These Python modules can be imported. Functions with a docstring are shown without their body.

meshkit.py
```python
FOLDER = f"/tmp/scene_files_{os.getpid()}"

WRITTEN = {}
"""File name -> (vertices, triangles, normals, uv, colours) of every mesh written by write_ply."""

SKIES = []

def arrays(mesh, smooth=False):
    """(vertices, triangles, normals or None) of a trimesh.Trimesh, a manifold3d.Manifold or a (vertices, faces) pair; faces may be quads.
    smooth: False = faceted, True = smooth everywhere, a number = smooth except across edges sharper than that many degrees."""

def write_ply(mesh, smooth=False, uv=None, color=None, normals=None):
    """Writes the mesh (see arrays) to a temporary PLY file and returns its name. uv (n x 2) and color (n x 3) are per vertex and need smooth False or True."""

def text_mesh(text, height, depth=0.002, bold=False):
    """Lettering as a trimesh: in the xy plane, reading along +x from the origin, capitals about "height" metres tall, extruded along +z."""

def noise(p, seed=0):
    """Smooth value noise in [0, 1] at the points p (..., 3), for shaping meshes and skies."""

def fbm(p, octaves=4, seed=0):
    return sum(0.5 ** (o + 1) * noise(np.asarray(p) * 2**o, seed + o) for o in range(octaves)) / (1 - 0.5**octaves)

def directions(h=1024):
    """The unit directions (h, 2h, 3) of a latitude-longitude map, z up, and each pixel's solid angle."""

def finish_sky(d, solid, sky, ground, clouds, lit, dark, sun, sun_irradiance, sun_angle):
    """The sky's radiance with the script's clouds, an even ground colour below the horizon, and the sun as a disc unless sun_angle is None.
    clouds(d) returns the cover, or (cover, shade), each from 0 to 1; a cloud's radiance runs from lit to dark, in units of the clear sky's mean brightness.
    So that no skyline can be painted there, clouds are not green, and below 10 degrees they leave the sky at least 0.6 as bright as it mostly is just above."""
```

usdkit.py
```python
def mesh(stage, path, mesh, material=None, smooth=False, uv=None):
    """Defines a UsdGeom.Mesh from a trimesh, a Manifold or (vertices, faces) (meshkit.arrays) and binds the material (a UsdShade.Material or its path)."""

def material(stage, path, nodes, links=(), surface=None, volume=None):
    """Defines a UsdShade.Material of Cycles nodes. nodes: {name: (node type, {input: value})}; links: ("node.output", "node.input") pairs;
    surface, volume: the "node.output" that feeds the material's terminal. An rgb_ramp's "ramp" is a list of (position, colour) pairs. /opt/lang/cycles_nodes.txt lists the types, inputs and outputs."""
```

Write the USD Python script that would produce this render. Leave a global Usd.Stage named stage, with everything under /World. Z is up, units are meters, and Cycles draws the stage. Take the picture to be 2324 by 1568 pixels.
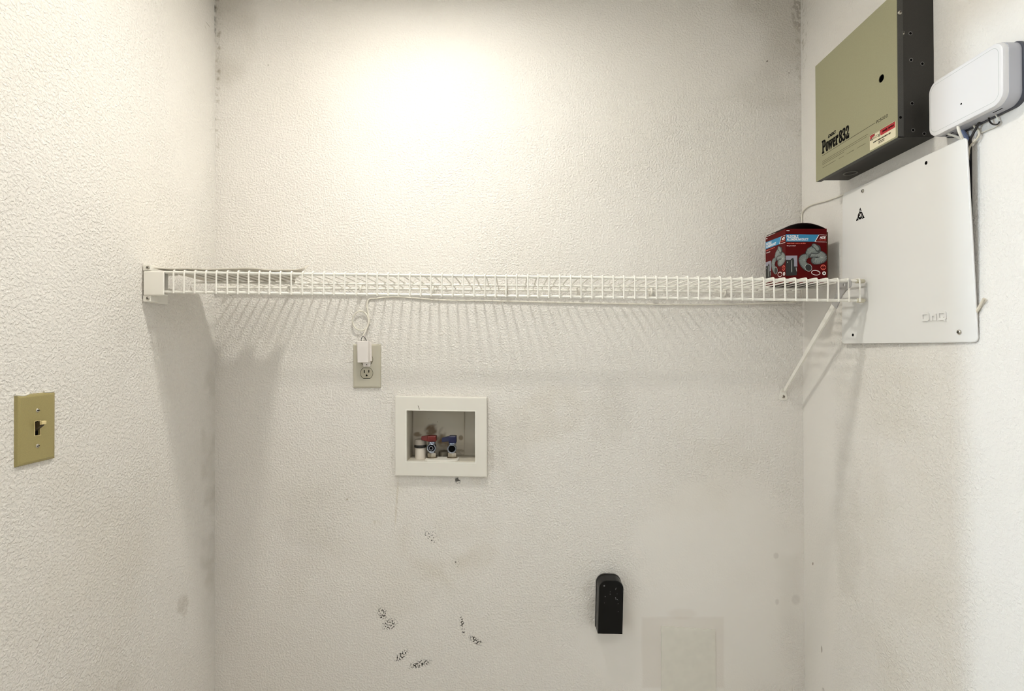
import glob, math, random
import numpy as np
import trimesh
import usdkit, meshkit
from pxr import Usd, UsdGeom, UsdLux, UsdShade, Gf, Sdf
from shapely import affinity, union_all
from shapely import box as vbox
from shapely.geometry import Polygon, Point, LineString, box as sbox
from scipy.interpolate import CubicSpline

random.seed(7)
rng = np.random.default_rng(7)
stage = Usd.Stage.CreateInMemory()
UsdGeom.SetStageUpAxis(stage, "Z")
UsdGeom.SetStageMetersPerUnit(stage, 1.0)
UsdGeom.Xform.Define(stage, "/World")
UsdGeom.Scope.Define(stage, "/World/Looks")

# ------------------------------------------------------------------ camera, lights, exposure
EXPOSURE = 1.70
BULB = (-0.23, 0.97)                 # the laundry room's small flush ceiling lamp
BULB_R = 0.048
BULB_DEPTH = 0.005
BULB_POWER = 140.0
BULB_COLOR = (1.0, 0.965, 0.885)
HALL = (-2.5, 0.264, 2.12)           # the cool lamp in the hall beyond the doorway
HALL_R = 0.034
HALL_POWER = 800.0
FILL_POWER = 1.95                     # unseen fill panel added on the ceiling behind the camera
FILL_COLOR = (1.0, 0.955, 0.91)
HALL_COLOR = (0.66, 0.82, 1.0)
cam = UsdGeom.Camera.Define(stage, "/World/Camera")
cam.CreateHorizontalApertureAttr(36.0)
cam.CreateVerticalApertureAttr(36.0 * 1568 / 2324)
cam.CreateFocalLengthAttr(36.0 * 1200 / 2324)
cam.CreateClippingRangeAttr(Gf.Vec2f(0.02, 100))
cam.CreateExposureAttr(EXPOSURE)
_p, _r = 0.0064, 0.0029              # the camera looks up a little and is rolled a little
_F = np.array([0, math.cos(_p), math.sin(_p)]); _U = np.array([0, -math.sin(_p), math.cos(_p)]); _R = np.array([1.0, 0, 0])
_R2 = math.cos(_r) * _R - math.sin(_r) * _U; _U2 = math.sin(_r) * _R + math.cos(_r) * _U
cam.AddTransformOp().Set(Gf.Matrix4d(*_R2, 0, *_U2, 0, *(-_F), 0, 0, 0, 1.36, 1))

# ------------------------------------------------------------------ scene helpers
XL, XR, YB, ZC = -0.853, 0.8354, 1.519, 2.44     # left wall, right wall, back wall, ceiling
taken = {}


def numbered(path):
    n = taken.get(path, -1) + 1
    taken[path] = n
    return path if n == 0 else f"{path}_{n:03d}"


def path_of(parent):
    return "/World" if parent is None else str(parent.GetPath())


def obj(name, mesh, mat, parent=None, smooth=35, label=None, kind=None):
    m = usdkit.mesh(stage, numbered(path_of(parent) + "/" + name), mesh, mat, smooth=smooth)
    p = m.GetPrim()
    if label:
        p.SetCustomDataByKey("label", label)
    if kind:
        p.SetCustomDataByKey("kind", kind)
    return p


def tag(p, label, cat, group=None):
    p.SetCustomDataByKey("label", label)
    p.SetCustomDataByKey("category", cat)
    if group:
        p.SetCustomDataByKey("group", group)
    return p


AX = {"world": ((1, 0, 0), (0, 1, 0), (0, 0, 1)),
      "back": ((1, 0, 0), (0, 0, 1), (0, -1, 0)),      # x right, y up, z out of the wall, as one faces it
      "left": ((0, 1, 0), (0, 0, 1), (1, 0, 0)),
      "right": ((0, -1, 0), (0, 0, 1), (-1, 0, 0))}


def thing(name, label, cat, loc, frame="world", turn=0.0, group=None):
    x = UsdGeom.Xform.Define(stage, numbered("/World/" + name))
    a, b, c = (np.array(v, float) for v in AX[frame])
    t = math.radians(turn)
    a, b = math.cos(t) * a + math.sin(t) * b, -math.sin(t) * a + math.cos(t) * b
    x.AddTransformOp().Set(Gf.Matrix4d(*a, 0, *b, 0, *c, 0, *map(float, loc), 1))
    return tag(x.GetPrim(), label, cat, group)


def struct(name, mesh, mat, parent=None, smooth=False):
    return obj(name, mesh, mat, parent, smooth, kind="structure" if parent is None else None)


# ------------------------------------------------------------------ mesh helpers
cat = trimesh.util.concatenate


def bx(lo, hi):
    lo, hi = np.minimum(lo, hi), np.maximum(lo, hi)
    return trimesh.creation.box(bounds=[lo, hi])


_ICO = trimesh.creation.icosphere(subdivisions=2).vertices
_ICO1 = trimesh.creation.icosphere(subdivisions=1).vertices


def hull(pts):
    return trimesh.convex.convex_hull(np.asarray(pts))


def rbox(lo, hi, r, fine=False):
    lo, hi = np.minimum(lo, hi) + r, np.maximum(lo, hi) - r
    c = np.array([[x, y, z] for x in (lo[0], hi[0]) for y in (lo[1], hi[1]) for z in (lo[2], hi[2])])
    s = (_ICO if fine else _ICO1) * r
    return hull((c[:, None] + s[None]).reshape(-1, 3))


def rrect(x0, y0, x1, y1, r, n=6):
    return sbox(x0 + r, y0 + r, x1 - r, y1 - r).buffer(r, quad_segs=n) if r > 0 else sbox(x0, y0, x1, y1)


def plate(poly, d, ch, z0=0.0):
    """A convex outline extruded to depth d whose front edge is chamfered by ch."""
    a = np.array(poly.exterior.coords)[:-1]
    b = np.array(poly.buffer(-ch, join_style=2).exterior.coords)[:-1]
    m = np.array(poly.buffer(-ch * .3, join_style=2).exterior.coords)[:-1]
    return hull(np.vstack([np.c_[a, np.full(len(a), z0)], np.c_[a, np.full(len(a), z0 + d - ch)], np.c_[m, np.full(len(m), z0 + d - ch * .3)], np.c_[b, np.full(len(b), z0 + d)]]))


def ext(geom, d, z0=0.0):
    ms = []
    for g in getattr(geom, "geoms", [geom]):
        if g.geom_type == "Polygon" and g.area > 1e-10:
            m = trimesh.creation.extrude_polygon(g, d, engine="earcut")
            m.apply_translation([0, 0, z0])
            ms.append(m)
    return cat(ms)


def cyl(p0, p1, r, n=20, r1=None):
    return tube([p0, p1], [r, r if r1 is None else r1], n)


def lathe(profile, n=28, origin=(0, 0, 0), axis=(0, 0, 1)):
    """profile: (radius, height) pairs from bottom to top, turned about the axis."""
    m = trimesh.creation.revolve(np.array(profile, float), sections=n)
    m.apply_transform(trimesh.geometry.align_vectors([0, 0, 1], axis))
    m.apply_translation(origin)
    return m


def tube(path, r, n=10, flat=1.0):
    P = np.asarray(path, float)
    R = np.full(len(P), r) if np.ndim(r) == 0 else np.asarray(r, float)
    T = np.gradient(P, axis=0) if len(P) > 2 else np.repeat([P[1] - P[0]], 2, 0)
    T /= np.linalg.norm(T, axis=1, keepdims=True)
    u = np.cross(T[0], [0, 0, 1.0] if abs(T[0][2]) < .9 else [1.0, 0, 0]); u /= np.linalg.norm(u)
    V = []
    a = np.linspace(0, 2 * np.pi, n, endpoint=False)
    for p, t, q in zip(P, T, R):
        u = u - t * (u @ t); u /= np.linalg.norm(u)
        w = np.cross(t, u)
        V.append(p + q * (np.cos(a)[:, None] * u * flat + np.sin(a)[:, None] * w))
    k = len(P)
    V = np.vstack(V + [P[:1], P[-1:]])
    F = []
    for i in range(k - 1):
        for j in range(n):
            a0, b0 = i * n + j, i * n + (j + 1) % n
            F += [(a0, b0, b0 + n), (a0, b0 + n, a0 + n)]
    for j in range(n):
        F += [(k * n, (j + 1) % n, j), (k * n + 1, (k - 1) * n + j, (k - 1) * n + (j + 1) % n)]
    m = trimesh.Trimesh(V, np.array(F), process=False)
    if m.volume < 0:
        m.invert()
    return m


def curve(pts, n=60):
    P = np.asarray(pts, float)
    t = np.r_[0, np.cumsum(np.linalg.norm(np.diff(P, axis=0), axis=1))]
    return CubicSpline(t, P)(np.linspace(0, t[-1], n))


def cut(a, *bs):
    return trimesh.boolean.difference([a, *bs], engine="manifold")


def screw(c, r, h, n=18):
    """A domed cross-head screw standing out along +z at c; returns (head, slot)."""
    head = lathe([(0, 0), (r, 0), (r, h * .35), (r * .8, h * .75), (r * .4, h * .97), (0, h)], n, c)
    s = r * .6
    slot = cat([bx((c[0] - s, c[1] - r * .11, c[2] + h * .7), (c[0] + s, c[1] + r * .11, c[2] + h * 1.03)),
                bx((c[0] - r * .11, c[1] - s, c[2] + h * .7), (c[0] + r * .11, c[1] + s, c[2] + h * 1.03))])
    slot.apply_transform(trimesh.transformations.rotation_matrix(.5, [0, 0, 1], c))
    return head, slot


_fonts = {}


def letters(text, x, y, w, h, d=0.0003, z0=0.0, font="Inter", bold=0, shear=0.0, tilt=0.0):
    """Lettering fitted into a box of width w and height h whose lower left corner is (x, y)."""
    g = letter_shape(text, font, bold)
    x0, y0, x1, y1 = g.bounds
    g = affinity.affine_transform(g, [w / (x1 - x0), 0, 0, h / (y1 - y0), -x0 * w / (x1 - x0), -y0 * h / (y1 - y0)])
    if shear:
        g = affinity.affine_transform(g, [1, shear, 0, 1, 0, 0])
    if tilt:
        g = affinity.affine_transform(g, [1, 0, tilt, 1, 0, 0])
    return affinity.translate(g, x, y)


def letter_shape(text, font="Inter", bold=0):
    from PIL import Image, ImageDraw, ImageFont
    key = (text, font, bold)
    if key in _fonts:
        return _fonts[key]
    try:
        f = ImageFont.truetype(glob.glob(f"/opt/blender-*/*/datafiles/fonts/{font}*.woff2")[0], 96)
    except Exception:
        f = ImageFont.truetype(glob.glob("/opt/blender-*/*/datafiles/fonts/Inter.woff2")[0], 96)
    x0, y0, x1, y1 = f.getbbox(text, anchor="ls", stroke_width=bold)
    im = Image.new("L", (x1 - x0 + 8, y1 - y0 + 8))
    ImageDraw.Draw(im).text((4 - x0, 4 - y0), text, 255, f, anchor="ls", stroke_width=bold)
    on = np.pad(np.asarray(im) > 127, ((0, 0), (1, 1))).astype(np.int8)
    rows, starts = np.nonzero(np.diff(on, axis=1) == 1)
    ends = np.nonzero(np.diff(on, axis=1) == -1)[1]
    g = union_all(vbox(starts, -rows - 1, ends, -rows)).buffer(0.6).buffer(-0.6).simplify(0.7)
    _fonts[key] = g
    return g


def serif(text):
    """The same text in the bold serif alphabet of the mathematical letters."""
    out = ""
    for ch in text:
        if ch.isdigit():
            out += chr(0x1D7CE + ord(ch) - 48)
        elif ch.isupper():
            out += chr(0x1D400 + ord(ch) - 65)
        elif ch.islower():
            out += chr(0x1D41A + ord(ch) - 97)
        else:
            out += ch
    return out


def dashes(x0, x1, y, h, seed, gap=.22):
    """A row of print too small to read."""
    r, out, x = random.Random(seed), [], x0
    while x < x1:
        w = h * r.uniform(.5, 2.6)
        out.append(sbox(x, y, min(x + w, x1), y + h * r.uniform(.7, 1)))
        x += w + h * r.uniform(gap, gap * 3)
    return union_all(out)


# ------------------------------------------------------------------ materials
def lin(c):
    c = np.asarray(c, float) / 255
    return tuple(np.where(c <= .04045, c / 12.92, ((c + .055) / 1.055) ** 2.4))


def M(name, rgb, rough=.5, metal=0.0, spec=.5, coat=0.0, grain=0.0, grain_scale=400, grain_bump=0.0):
    nodes = {"p": ("principled_bsdf", {"base_color": lin(rgb), "roughness": rough, "metallic": metal, "specular_ior_level": spec, "coat_weight": coat})}
    links = []
    if grain or grain_bump:
        nodes["g"] = ("geometry", {})
        nodes["n"] = ("noise_texture", {"scale": grain_scale, "detail": 3.0})
        links += [("g.position", "n.vector")]
        if grain:
            a, b = np.array(lin(rgb)) * (1 - grain), np.clip(np.array(lin(rgb)) * (1 + grain), 0, 1)
            nodes["r"] = ("rgb_ramp", {"ramp": [(.3, a), (.7, b)]})
            links += [("n.fac", "r.fac"), ("r.color", "p.base_color")]
        if grain_bump:
            nodes["b"] = ("bump", {"strength": .6, "distance": grain_bump})
            links += [("n.fac", "b.height"), ("b.normal", "p.normal")]
    return usdkit.material(stage, "/World/Looks/" + name, nodes, links, surface="p.BSDF")


class Graph:
    """Builds a node graph from calls: strings of the form 'node.output' are links, everything else is a value."""
    def __init__(self):
        self.nodes, self.links, self.k = {}, [], 0

    def add(self, kind, out, **inputs):
        self.k += 1
        name, vals = f"n{self.k}", {}
        for key, v in inputs.items():
            if isinstance(v, str) and "." in v and v.split(".")[0] in self.nodes:
                self.links.append((v, f"{name}.{key}"))
            else:
                vals[key] = v
        self.nodes[name] = (kind, vals)
        return f"{name}.{out}"

    def math(self, op, a, b=0.0, clamp=False):
        return self.add("math", "value", math_type=op, value1=a, value2=b, use_clamp=clamp)

    def ramp(self, v, a, b, c=0.0, d=1.0):
        return self.add("map_range", "result", range_type="smoothstep", value=v, from_min=a, from_max=b, to_min=c, to_max=d, clamp=True)

    def noise(self, vec, scale, detail=2.0, rough=.5, distortion=0.0):
        return self.add("noise_texture", "fac", vector=vec, scale=scale, detail=detail, roughness=rough, distortion=distortion)

    def mix(self, fac, a, b):
        return self.add("mix", "color", mix_type="mix", fac=fac, color1=a, color2=b)


def paint(name, axis, base, stains=(), smooth_zones=(), bump=1.0, rough=.8):
    """Textured wall paint. axis: 'x' for walls along x, 'y' for walls along y. A stain is (colour, strength, kind, u, v, ru, rv, degrees, noise scale, threshold)
    in metres on the wall; a smooth zone (u, v, ru, rv, degrees, how smooth) has less texture."""
    g = Graph()
    pos = g.add("geometry", "position")
    xyz = g.add("separate_xyz", "x", vector=pos).split(".")[0]
    u = f"{xyz}.{axis}"
    uv = g.add("combine_xyz", "vector", x=u, y=f"{xyz}.z", z=0.0)
    warp = g.noise(pos, 14.0, 3.0)

    def area(kind, cu, cv, ru, rv, deg, soft=.5, wob=.35):
        v = g.add("mapping", "vector", mapping_type="texture", vector=uv, location=(cu, cv, 0), rotation=(0, 0, math.radians(deg)), scale=(ru, rv, 1))
        if kind == "box":
            s = g.add("separate_xyz", "x", vector=g.add("vector_math", "vector", math_type="absolute", vector1=v)).split(".")[0]
            d = g.math("maximum", f"{s}.x", f"{s}.y")
        else:
            d = g.add("vector_math", "value", math_type="length", vector1=v)
        d = g.math("add", d, g.math("multiply", g.math("subtract", warp, .5), wob * 2))
        if kind == "ring":
            d = g.math("add", 0.0, g.math("absolute", g.math("subtract", d, 1.0)))
            return g.ramp(d, 0.0, soft, 1.0, 0.0)
        return g.ramp(d, 1 - soft, 1.0, 1.0, 0.0)

    big = g.ramp(g.noise(pos, 2.3, 3.0), .35, .7)
    col = g.mix(g.math("multiply", big, .5), base, tuple(np.array(base) * (.965, .955, .93)))
    for rgb, strength, kind, cu, cv, ru, rv, deg, nscale, thr in stains:
        fac = area(kind, cu, cv, ru, rv, deg, *((.5, .35) if kind != "box" else (.08, .04)))
        if nscale:
            fac = g.math("multiply", fac, g.ramp(g.noise(pos, nscale, 2.0), thr, thr + .05 if nscale > 60 else thr + .25))
        col = g.mix(g.math("multiply", fac, strength), col, lin(rgb))
    # the spray texture: flattened blobs with fine grit
    a = g.noise(pos, 185.0, 2.0, .5, .25)
    blobs = g.ramp(a, .36, .70)
    b = g.noise(pos, 420.0, 2.0)
    h = g.math("add", blobs, g.math("multiply", b, .15))
    depth = g.ramp(g.noise(pos, 3.1, 2.0), .3, .7, .7, 1.0)
    for cu, cv, ru, rv, deg, much in smooth_zones:
        z = area("disc", cu, cv, ru, rv, deg, .35, .3)
        depth = g.math("multiply", depth, g.math("subtract", 1.0, g.math("multiply", z, much)))
    h = g.math("multiply", h, depth)
    n = g.add("bump", "normal", height=h, strength=.8 * bump, distance=.0017)
    s = g.add("principled_bsdf", "BSDF", base_color=col, roughness=rough, specular_ior_level=.12, normal=n)
    return usdkit.material(stage, "/World/Looks/" + name, g.nodes, g.links, surface=s)


PAINT = (0.828, 0.802, 0.760)
GREY, OCHRE, SOOT = (150, 140, 118), (176, 160, 122), (38, 34, 28)
back_stains = [
    (OCHRE, 0.12, "disc", .10, 1.17, .16, .10, 20, 9, .35), (GREY, 0.10, "disc", -.03, 1.10, .10, .13, 0, 12, .35), (GREY, 0.09, "disc", .02, .98, .05, .05, 0, 18, .3),
    (OCHRE, 0.09, "disc", -.18, .80, .17, .10, 0, 9, .3), (GREY, 0.08, "disc", -.6, .86, .18, .16, 0, 6, .4), (OCHRE, 0.07, "disc", -.45, .70, .3, .16, 0, 5, .4),
    (GREY, 0.10, "disc", .25, 1.19, .12, .12, 0, 8, .4), (OCHRE, 0.06, "disc", .55, 1.0, .2, .2, 0, 6, .4), (GREY, 0.09, "disc", .79, .85, .05, .5, 0, 7, .4),
    (OCHRE, 0.18, "ring", -.20, .89, .135, .17, 4, 7, .48), (OCHRE, 0.25, "disc", -.332, .92, .004, .09, -4, 20, .3), (OCHRE, 0.30, "disc", -.385, .865, .018, .008, 0, 40, .35),
    (GREY, 0.21, "disc", -.345, 1.1, .006, .12, 0, 30, .4), (GREY, 0.21, "disc", -.06, 1.04, .01, .09, 0, 30, .4), (GREY, 0.15, "disc", .225, .63, .03, .09, 10, 30, .35),
    # dark scuffs, where something rubbed only on the high spots of the texture
    (SOOT, .95, "disc", -.374, .603, .017, .020, 30, 210, .52), (SOOT, .95, "disc", -.352, .572, .030, .020, 20, 210, .52), (SOOT, .95, "disc", -.318, .483, .030, .012, 40, 210, .51),
    (SOOT, .95, "disc", -.268, .459, .040, .014, 14, 210, .50), (SOOT, .95, "disc", -.144, .566, .007, .036, 10, 210, .52), (SOOT, .95, "disc", -.107, .526, .028, .012, -32, 210, .49),
    (SOOT, .8, "disc", -.235, .823, .03, .02, -40, 210, .58), (SOOT, .9, "disc", -.160, .747, .014, .012, -40, 210, .57), (SOOT, .85, "disc", -.157, .983, .010, .012, 30, 120, .42),
    # grime down both corners
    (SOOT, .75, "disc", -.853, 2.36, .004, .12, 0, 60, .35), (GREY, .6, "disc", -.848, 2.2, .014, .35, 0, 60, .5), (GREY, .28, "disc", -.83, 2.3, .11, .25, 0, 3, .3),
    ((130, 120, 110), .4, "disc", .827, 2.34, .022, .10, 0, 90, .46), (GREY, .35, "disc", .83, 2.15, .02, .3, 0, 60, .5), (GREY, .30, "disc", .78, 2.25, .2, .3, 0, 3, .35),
    ((110, 100, 88), .75, "disc", .738, 2.187, .004, .003, 30, 0, 0), ((120, 110, 96), .6, "disc", .801, 2.153, .003, .003, 0, 0, 0), ((120, 110, 96), .5, "disc", -.70, 2.18, .003, .003, 0, 0, 0),
    ((120, 110, 98), .18, "disc", .755, .765, .009, .011, 0, 0, 0), ((120, 110, 98), .18, "disc", .757, .633, .008, .012, 0, 0, 0), ((120, 110, 98), .15, "disc", .81, .64, .015, .018, 0, 0, 0),
    ((120, 108, 90), .7, "disc", -.465, 1.323, .02, .0012, 8, 0, 0), ((150, 135, 105), .55, "disc", -.474, .93, .004, .003, 0, 0, 0),
    # repaired rectangle: another batch of paint
    ((199, 186, 172), .2, "box", .487, .49, .122, .105, 0, 0, 0), ((199, 186, 172), .16, "disc", .49, .60, .05, .02, 0, 0, 0), ((120, 104, 96), .6, "disc", .5, .49, .006, .004, 30, 0, 0),
]
mat_back = paint("wall_back_paint", "x", PAINT, back_stains,
                 [(.60, .72, .30, .32, 0, .85), (.5, .5, .35, .2, 0, .9), (.0, 2.25, .8, .35, 0, .35)])
left_stains = [(GREY, .25, "disc", 1.49, .95, .05, .5, 0, 10, .4), (OCHRE, .08, "disc", 1.1, .9, .2, .4, 0, 5, .4), (GREY, .3, "disc", 1.37, .70, .03, .04, 0, 25, .35), (GREY, .12, "disc", 1.2, .55, .15, .15, 0, 6, .4),
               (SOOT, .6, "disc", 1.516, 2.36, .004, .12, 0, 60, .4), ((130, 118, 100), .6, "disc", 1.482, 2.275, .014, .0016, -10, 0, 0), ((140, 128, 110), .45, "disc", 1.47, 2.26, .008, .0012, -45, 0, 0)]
mat_left = paint("wall_left_paint", "y", PAINT, left_stains, [(1.4, 2.2, .12, .6, 0, .4)], bump=1.1)
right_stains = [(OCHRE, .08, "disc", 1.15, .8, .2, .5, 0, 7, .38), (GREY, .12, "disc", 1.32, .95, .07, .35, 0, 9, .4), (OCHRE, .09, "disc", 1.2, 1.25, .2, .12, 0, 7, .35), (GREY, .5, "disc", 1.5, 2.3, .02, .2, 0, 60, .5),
                ((96, 80, 62), .8, "disc", 1.475, .76, .003, .006, 10, 0, 0), ((120, 104, 86), .7, "disc", 1.435, .545, .003, .012, 0, 0, 0), ((96, 80, 62), .85, "disc", 1.43, .44, .006, .007, 30, 60, .3)]
mat_right = paint("wall_right_paint", "y", PAINT, right_stains, [(1.45, .9, .1, .9, 0, .75), (.85, 1.2, .13, 1.2, 0, .45), (1.4, 1.9, .15, .6, 0, .6), (1.05, 2.0, .4, .45, 0, .5)], bump=.9)
mat_room = paint("room_paint", "x", PAINT)
mat_patch = M("patch_paint", (225, 222, 212), .6, spec=.25, grain=.03, grain_scale=40)
mat_ceiling = M("ceiling_paint", (238, 236, 230), .8, spec=.2, grain_bump=.001, grain_scale=120)
mat_floor = M("floor_vinyl", (204, 193, 176), .45, grain=.05, grain_scale=9)
mat_trim = M("trim_paint", (238, 236, 230), .4)
white_plastic = M("white_plastic", (236, 233, 226), .38)
cool_plastic = M("cool_white_plastic", (226, 225, 226), .32)
grey_plastic = M("grey_white_plastic", (184, 185, 192), .4)
dark_plastic = M("dark_grey_plastic", (66, 68, 76), .5)
shelf_white = M("shelf_white_coating", (240, 238, 230), .35)
bracket_white = M("bracket_white", (238, 235, 226), .4)
cap_cream = M("cap_cream_plastic", (205, 200, 180), .45)
hook_shaded = M("hook_shaded_grey", (168, 166, 164), .45)
steel = M("screw_steel", (190, 186, 176), .28, metal=1.0)
chrome = M("valve_chrome", (178, 188, 206), .16, metal=1.0)
brushed = M("nut_nickel", (186, 178, 164), .3, metal=1.0)
black_hole = M("black_hole", (6, 6, 6), .9, spec=.1)
black_gloss = M("black_plastic", (4, 4, 5), .28, spec=.22)
paper_white = M("paper_white", (226, 220, 208), .7, spec=.2)
almond = M("almond_switch_plate", (160, 148, 98), .4, grain=.06, grain_scale=700)
almond_dark = M("switch_toggle_brown", (58, 46, 28), .45)
almond_light = M("switch_toggle_cream", (232, 214, 160), .35)
ivory = M("ivory_outlet_plate", (194, 189, 172), .4)
ivory_face = M("ivory_receptacle", (186, 180, 160), .4)
adapter_white = M("adapter_white", (238, 232, 228), .35)
cord_white = M("cord_white", (232, 228, 216), .5)
cord_black = M("cord_black", (26, 22, 20), .45)
cord_blue = M("cord_blue_grey", (128, 142, 178), .5)
cord_tan = M("cord_tan", (218, 210, 192), .5)
box_cream = M("outlet_box_cream", (230, 227, 218), .45)
pipe_white = M("pipe_white", (226, 218, 206), .4)
pipe_grey = M("pipe_grey_cap", (160, 152, 142), .5)
rubber = M("rubber_black", (20, 18, 14), .4)
red_handle = M("handle_red", (98, 18, 12), .4, grain=.25, grain_scale=120)
blue_handle = M("handle_blue", (14, 19, 62), .35)
olive = M("olive_cabinet_door", (150, 147, 117), .5, grain=.05, grain_scale=900)
cabinet_black = M("cabinet_black", (42, 40, 36), .55, grain=.18, grain_scale=700)
ink = M("ink_black", (6, 5, 5), .7, spec=.1)
ink_soft = M("ink_faded", (88, 84, 60), .7)
sticker_cream = M("sticker_cream", (222, 214, 184), .5)
sticker_red = M("sticker_red", (176, 30, 40), .5)
cover_white = M("cover_white_steel", (232, 231, 228), .38)
carton_red = M("carton_red", (84, 2, 4), .55, spec=.12)
carton_dark = M("carton_dark_and_shade", (34, 12, 12), .7)
carton_brown = M("carton_kraft", (74, 58, 36), .7)
print_blue = M("print_blue", (40, 134, 180), .4)
print_white = M("print_white", (240, 236, 234), .45)
print_grey = M("print_grey", (104, 112, 110), .45)
print_light = M("print_light_grey", (176, 182, 178), .45)
print_shade = M("print_shade", (70, 76, 76), .45)
print_shine = M("print_shine", (150, 158, 154), .45)
print_dark = M("print_dark", (22, 24, 26), .45)
print_lilac = M("print_lilac", (150, 148, 162), .45)
print_coral = M("print_coral", (214, 92, 74), .45)
enclosure_grey = M("enclosure_dark_grey", (40, 40, 44), .6)


def emitter(name, rgb, strength):
    return usdkit.material(stage, "/World/Looks/" + name, {"e": ("emission", {"color": rgb, "strength": strength})}, [], surface="e.emission")


# ------------------------------------------------------------------ the room
T = .115
XH, YN = -3.1, -1.35                   # the hall's far wall; the wall behind the camera
# outlet box and cabinet openings
WB = (-.3045, -.1015, 1.036, 1.1885)   # x0, x1, z0, z1 of the hole for the washer outlet box
EN = (.957, 1.285, 1.395, 1.745)       # y0, y1, z0, z1 of the hole for the media enclosure


def place(mesh, frame, loc):
    a, b, c = (np.array(v, float) for v in AX[frame])
    m = np.eye(4); m[:3, 0], m[:3, 1], m[:3, 2], m[:3, 3] = a, b, c, loc
    mesh.apply_transform(m)
    return mesh


wall_back = struct("wall_back", place(ext(sbox(XL - T, 0, XR + T, ZC).difference(sbox(WB[0], WB[2], WB[1], WB[3])), T, -T), "back", (0, YB, 0)), mat_back)
door_y = (-.25, .62)
wall_left = struct("wall_left", place(ext(sbox(YN, 0, YB, ZC).difference(sbox(door_y[0], -.1, door_y[1], 2.04)), T, -T), "left", (XL, 0, 0)), mat_left)
wall_right = struct("wall_right", place(ext(sbox(-YB, 0, -YN, ZC).difference(sbox(-EN[1], EN[2], -EN[0], EN[3])), T, -T), "right", (XR, 0, 0)), mat_right)
struct("wall_front", bx((XH - T, YN - T, 0), (XR + T, YN, ZC)), mat_room)
struct("wall_hall", bx((XH - T, YN, 0), (XH, YB + T, ZC)), mat_room)
struct("wall_hall_end", bx((XH, YB, 0), (XL - T, YB + T, ZC)), mat_room)
struct("floor", bx((XH - T, YN - T, -.1), (XR + T, YB + T, 0)), mat_floor)
struct("ceiling", bx((XH - T, YN - T, ZC), (XR + T, YB + T, ZC + .1)), mat_ceiling)
struct("baseboard_back", bx((XL, YB - .014, 0), (XR, YB, .085)), mat_trim)
struct("baseboard_right", bx((XR - .014, YN, 0), (XR, YB - .014, .085)), mat_trim)
struct("baseboard_left", bx((XL, .70, 0), (XL + .014, YB - .014, .085)), mat_trim)
casing = sbox(door_y[0] - .06, 0, door_y[1] + .06, 2.10).difference(sbox(door_y[0], -.1, door_y[1], 2.04))
struct("trim_1", place(ext(casing, .016), "left", (XL, 0, 0)), mat_trim)
# the repaired rectangle low on the back wall: a piece of board set in a little proud at its top edge
pp = np.array([[.4241, 1.519, .5661], [.5779, 1.519, .5556], [.582, 1.519, .30], [.424, 1.519, .30]])
pf = pp.copy(); pf[:2, 1] -= .0034; pf[2:, 1] -= .0006
struct("patch", hull(np.vstack([pp + [0, .004, 0], pf])), mat_patch, wall_back)

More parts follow.
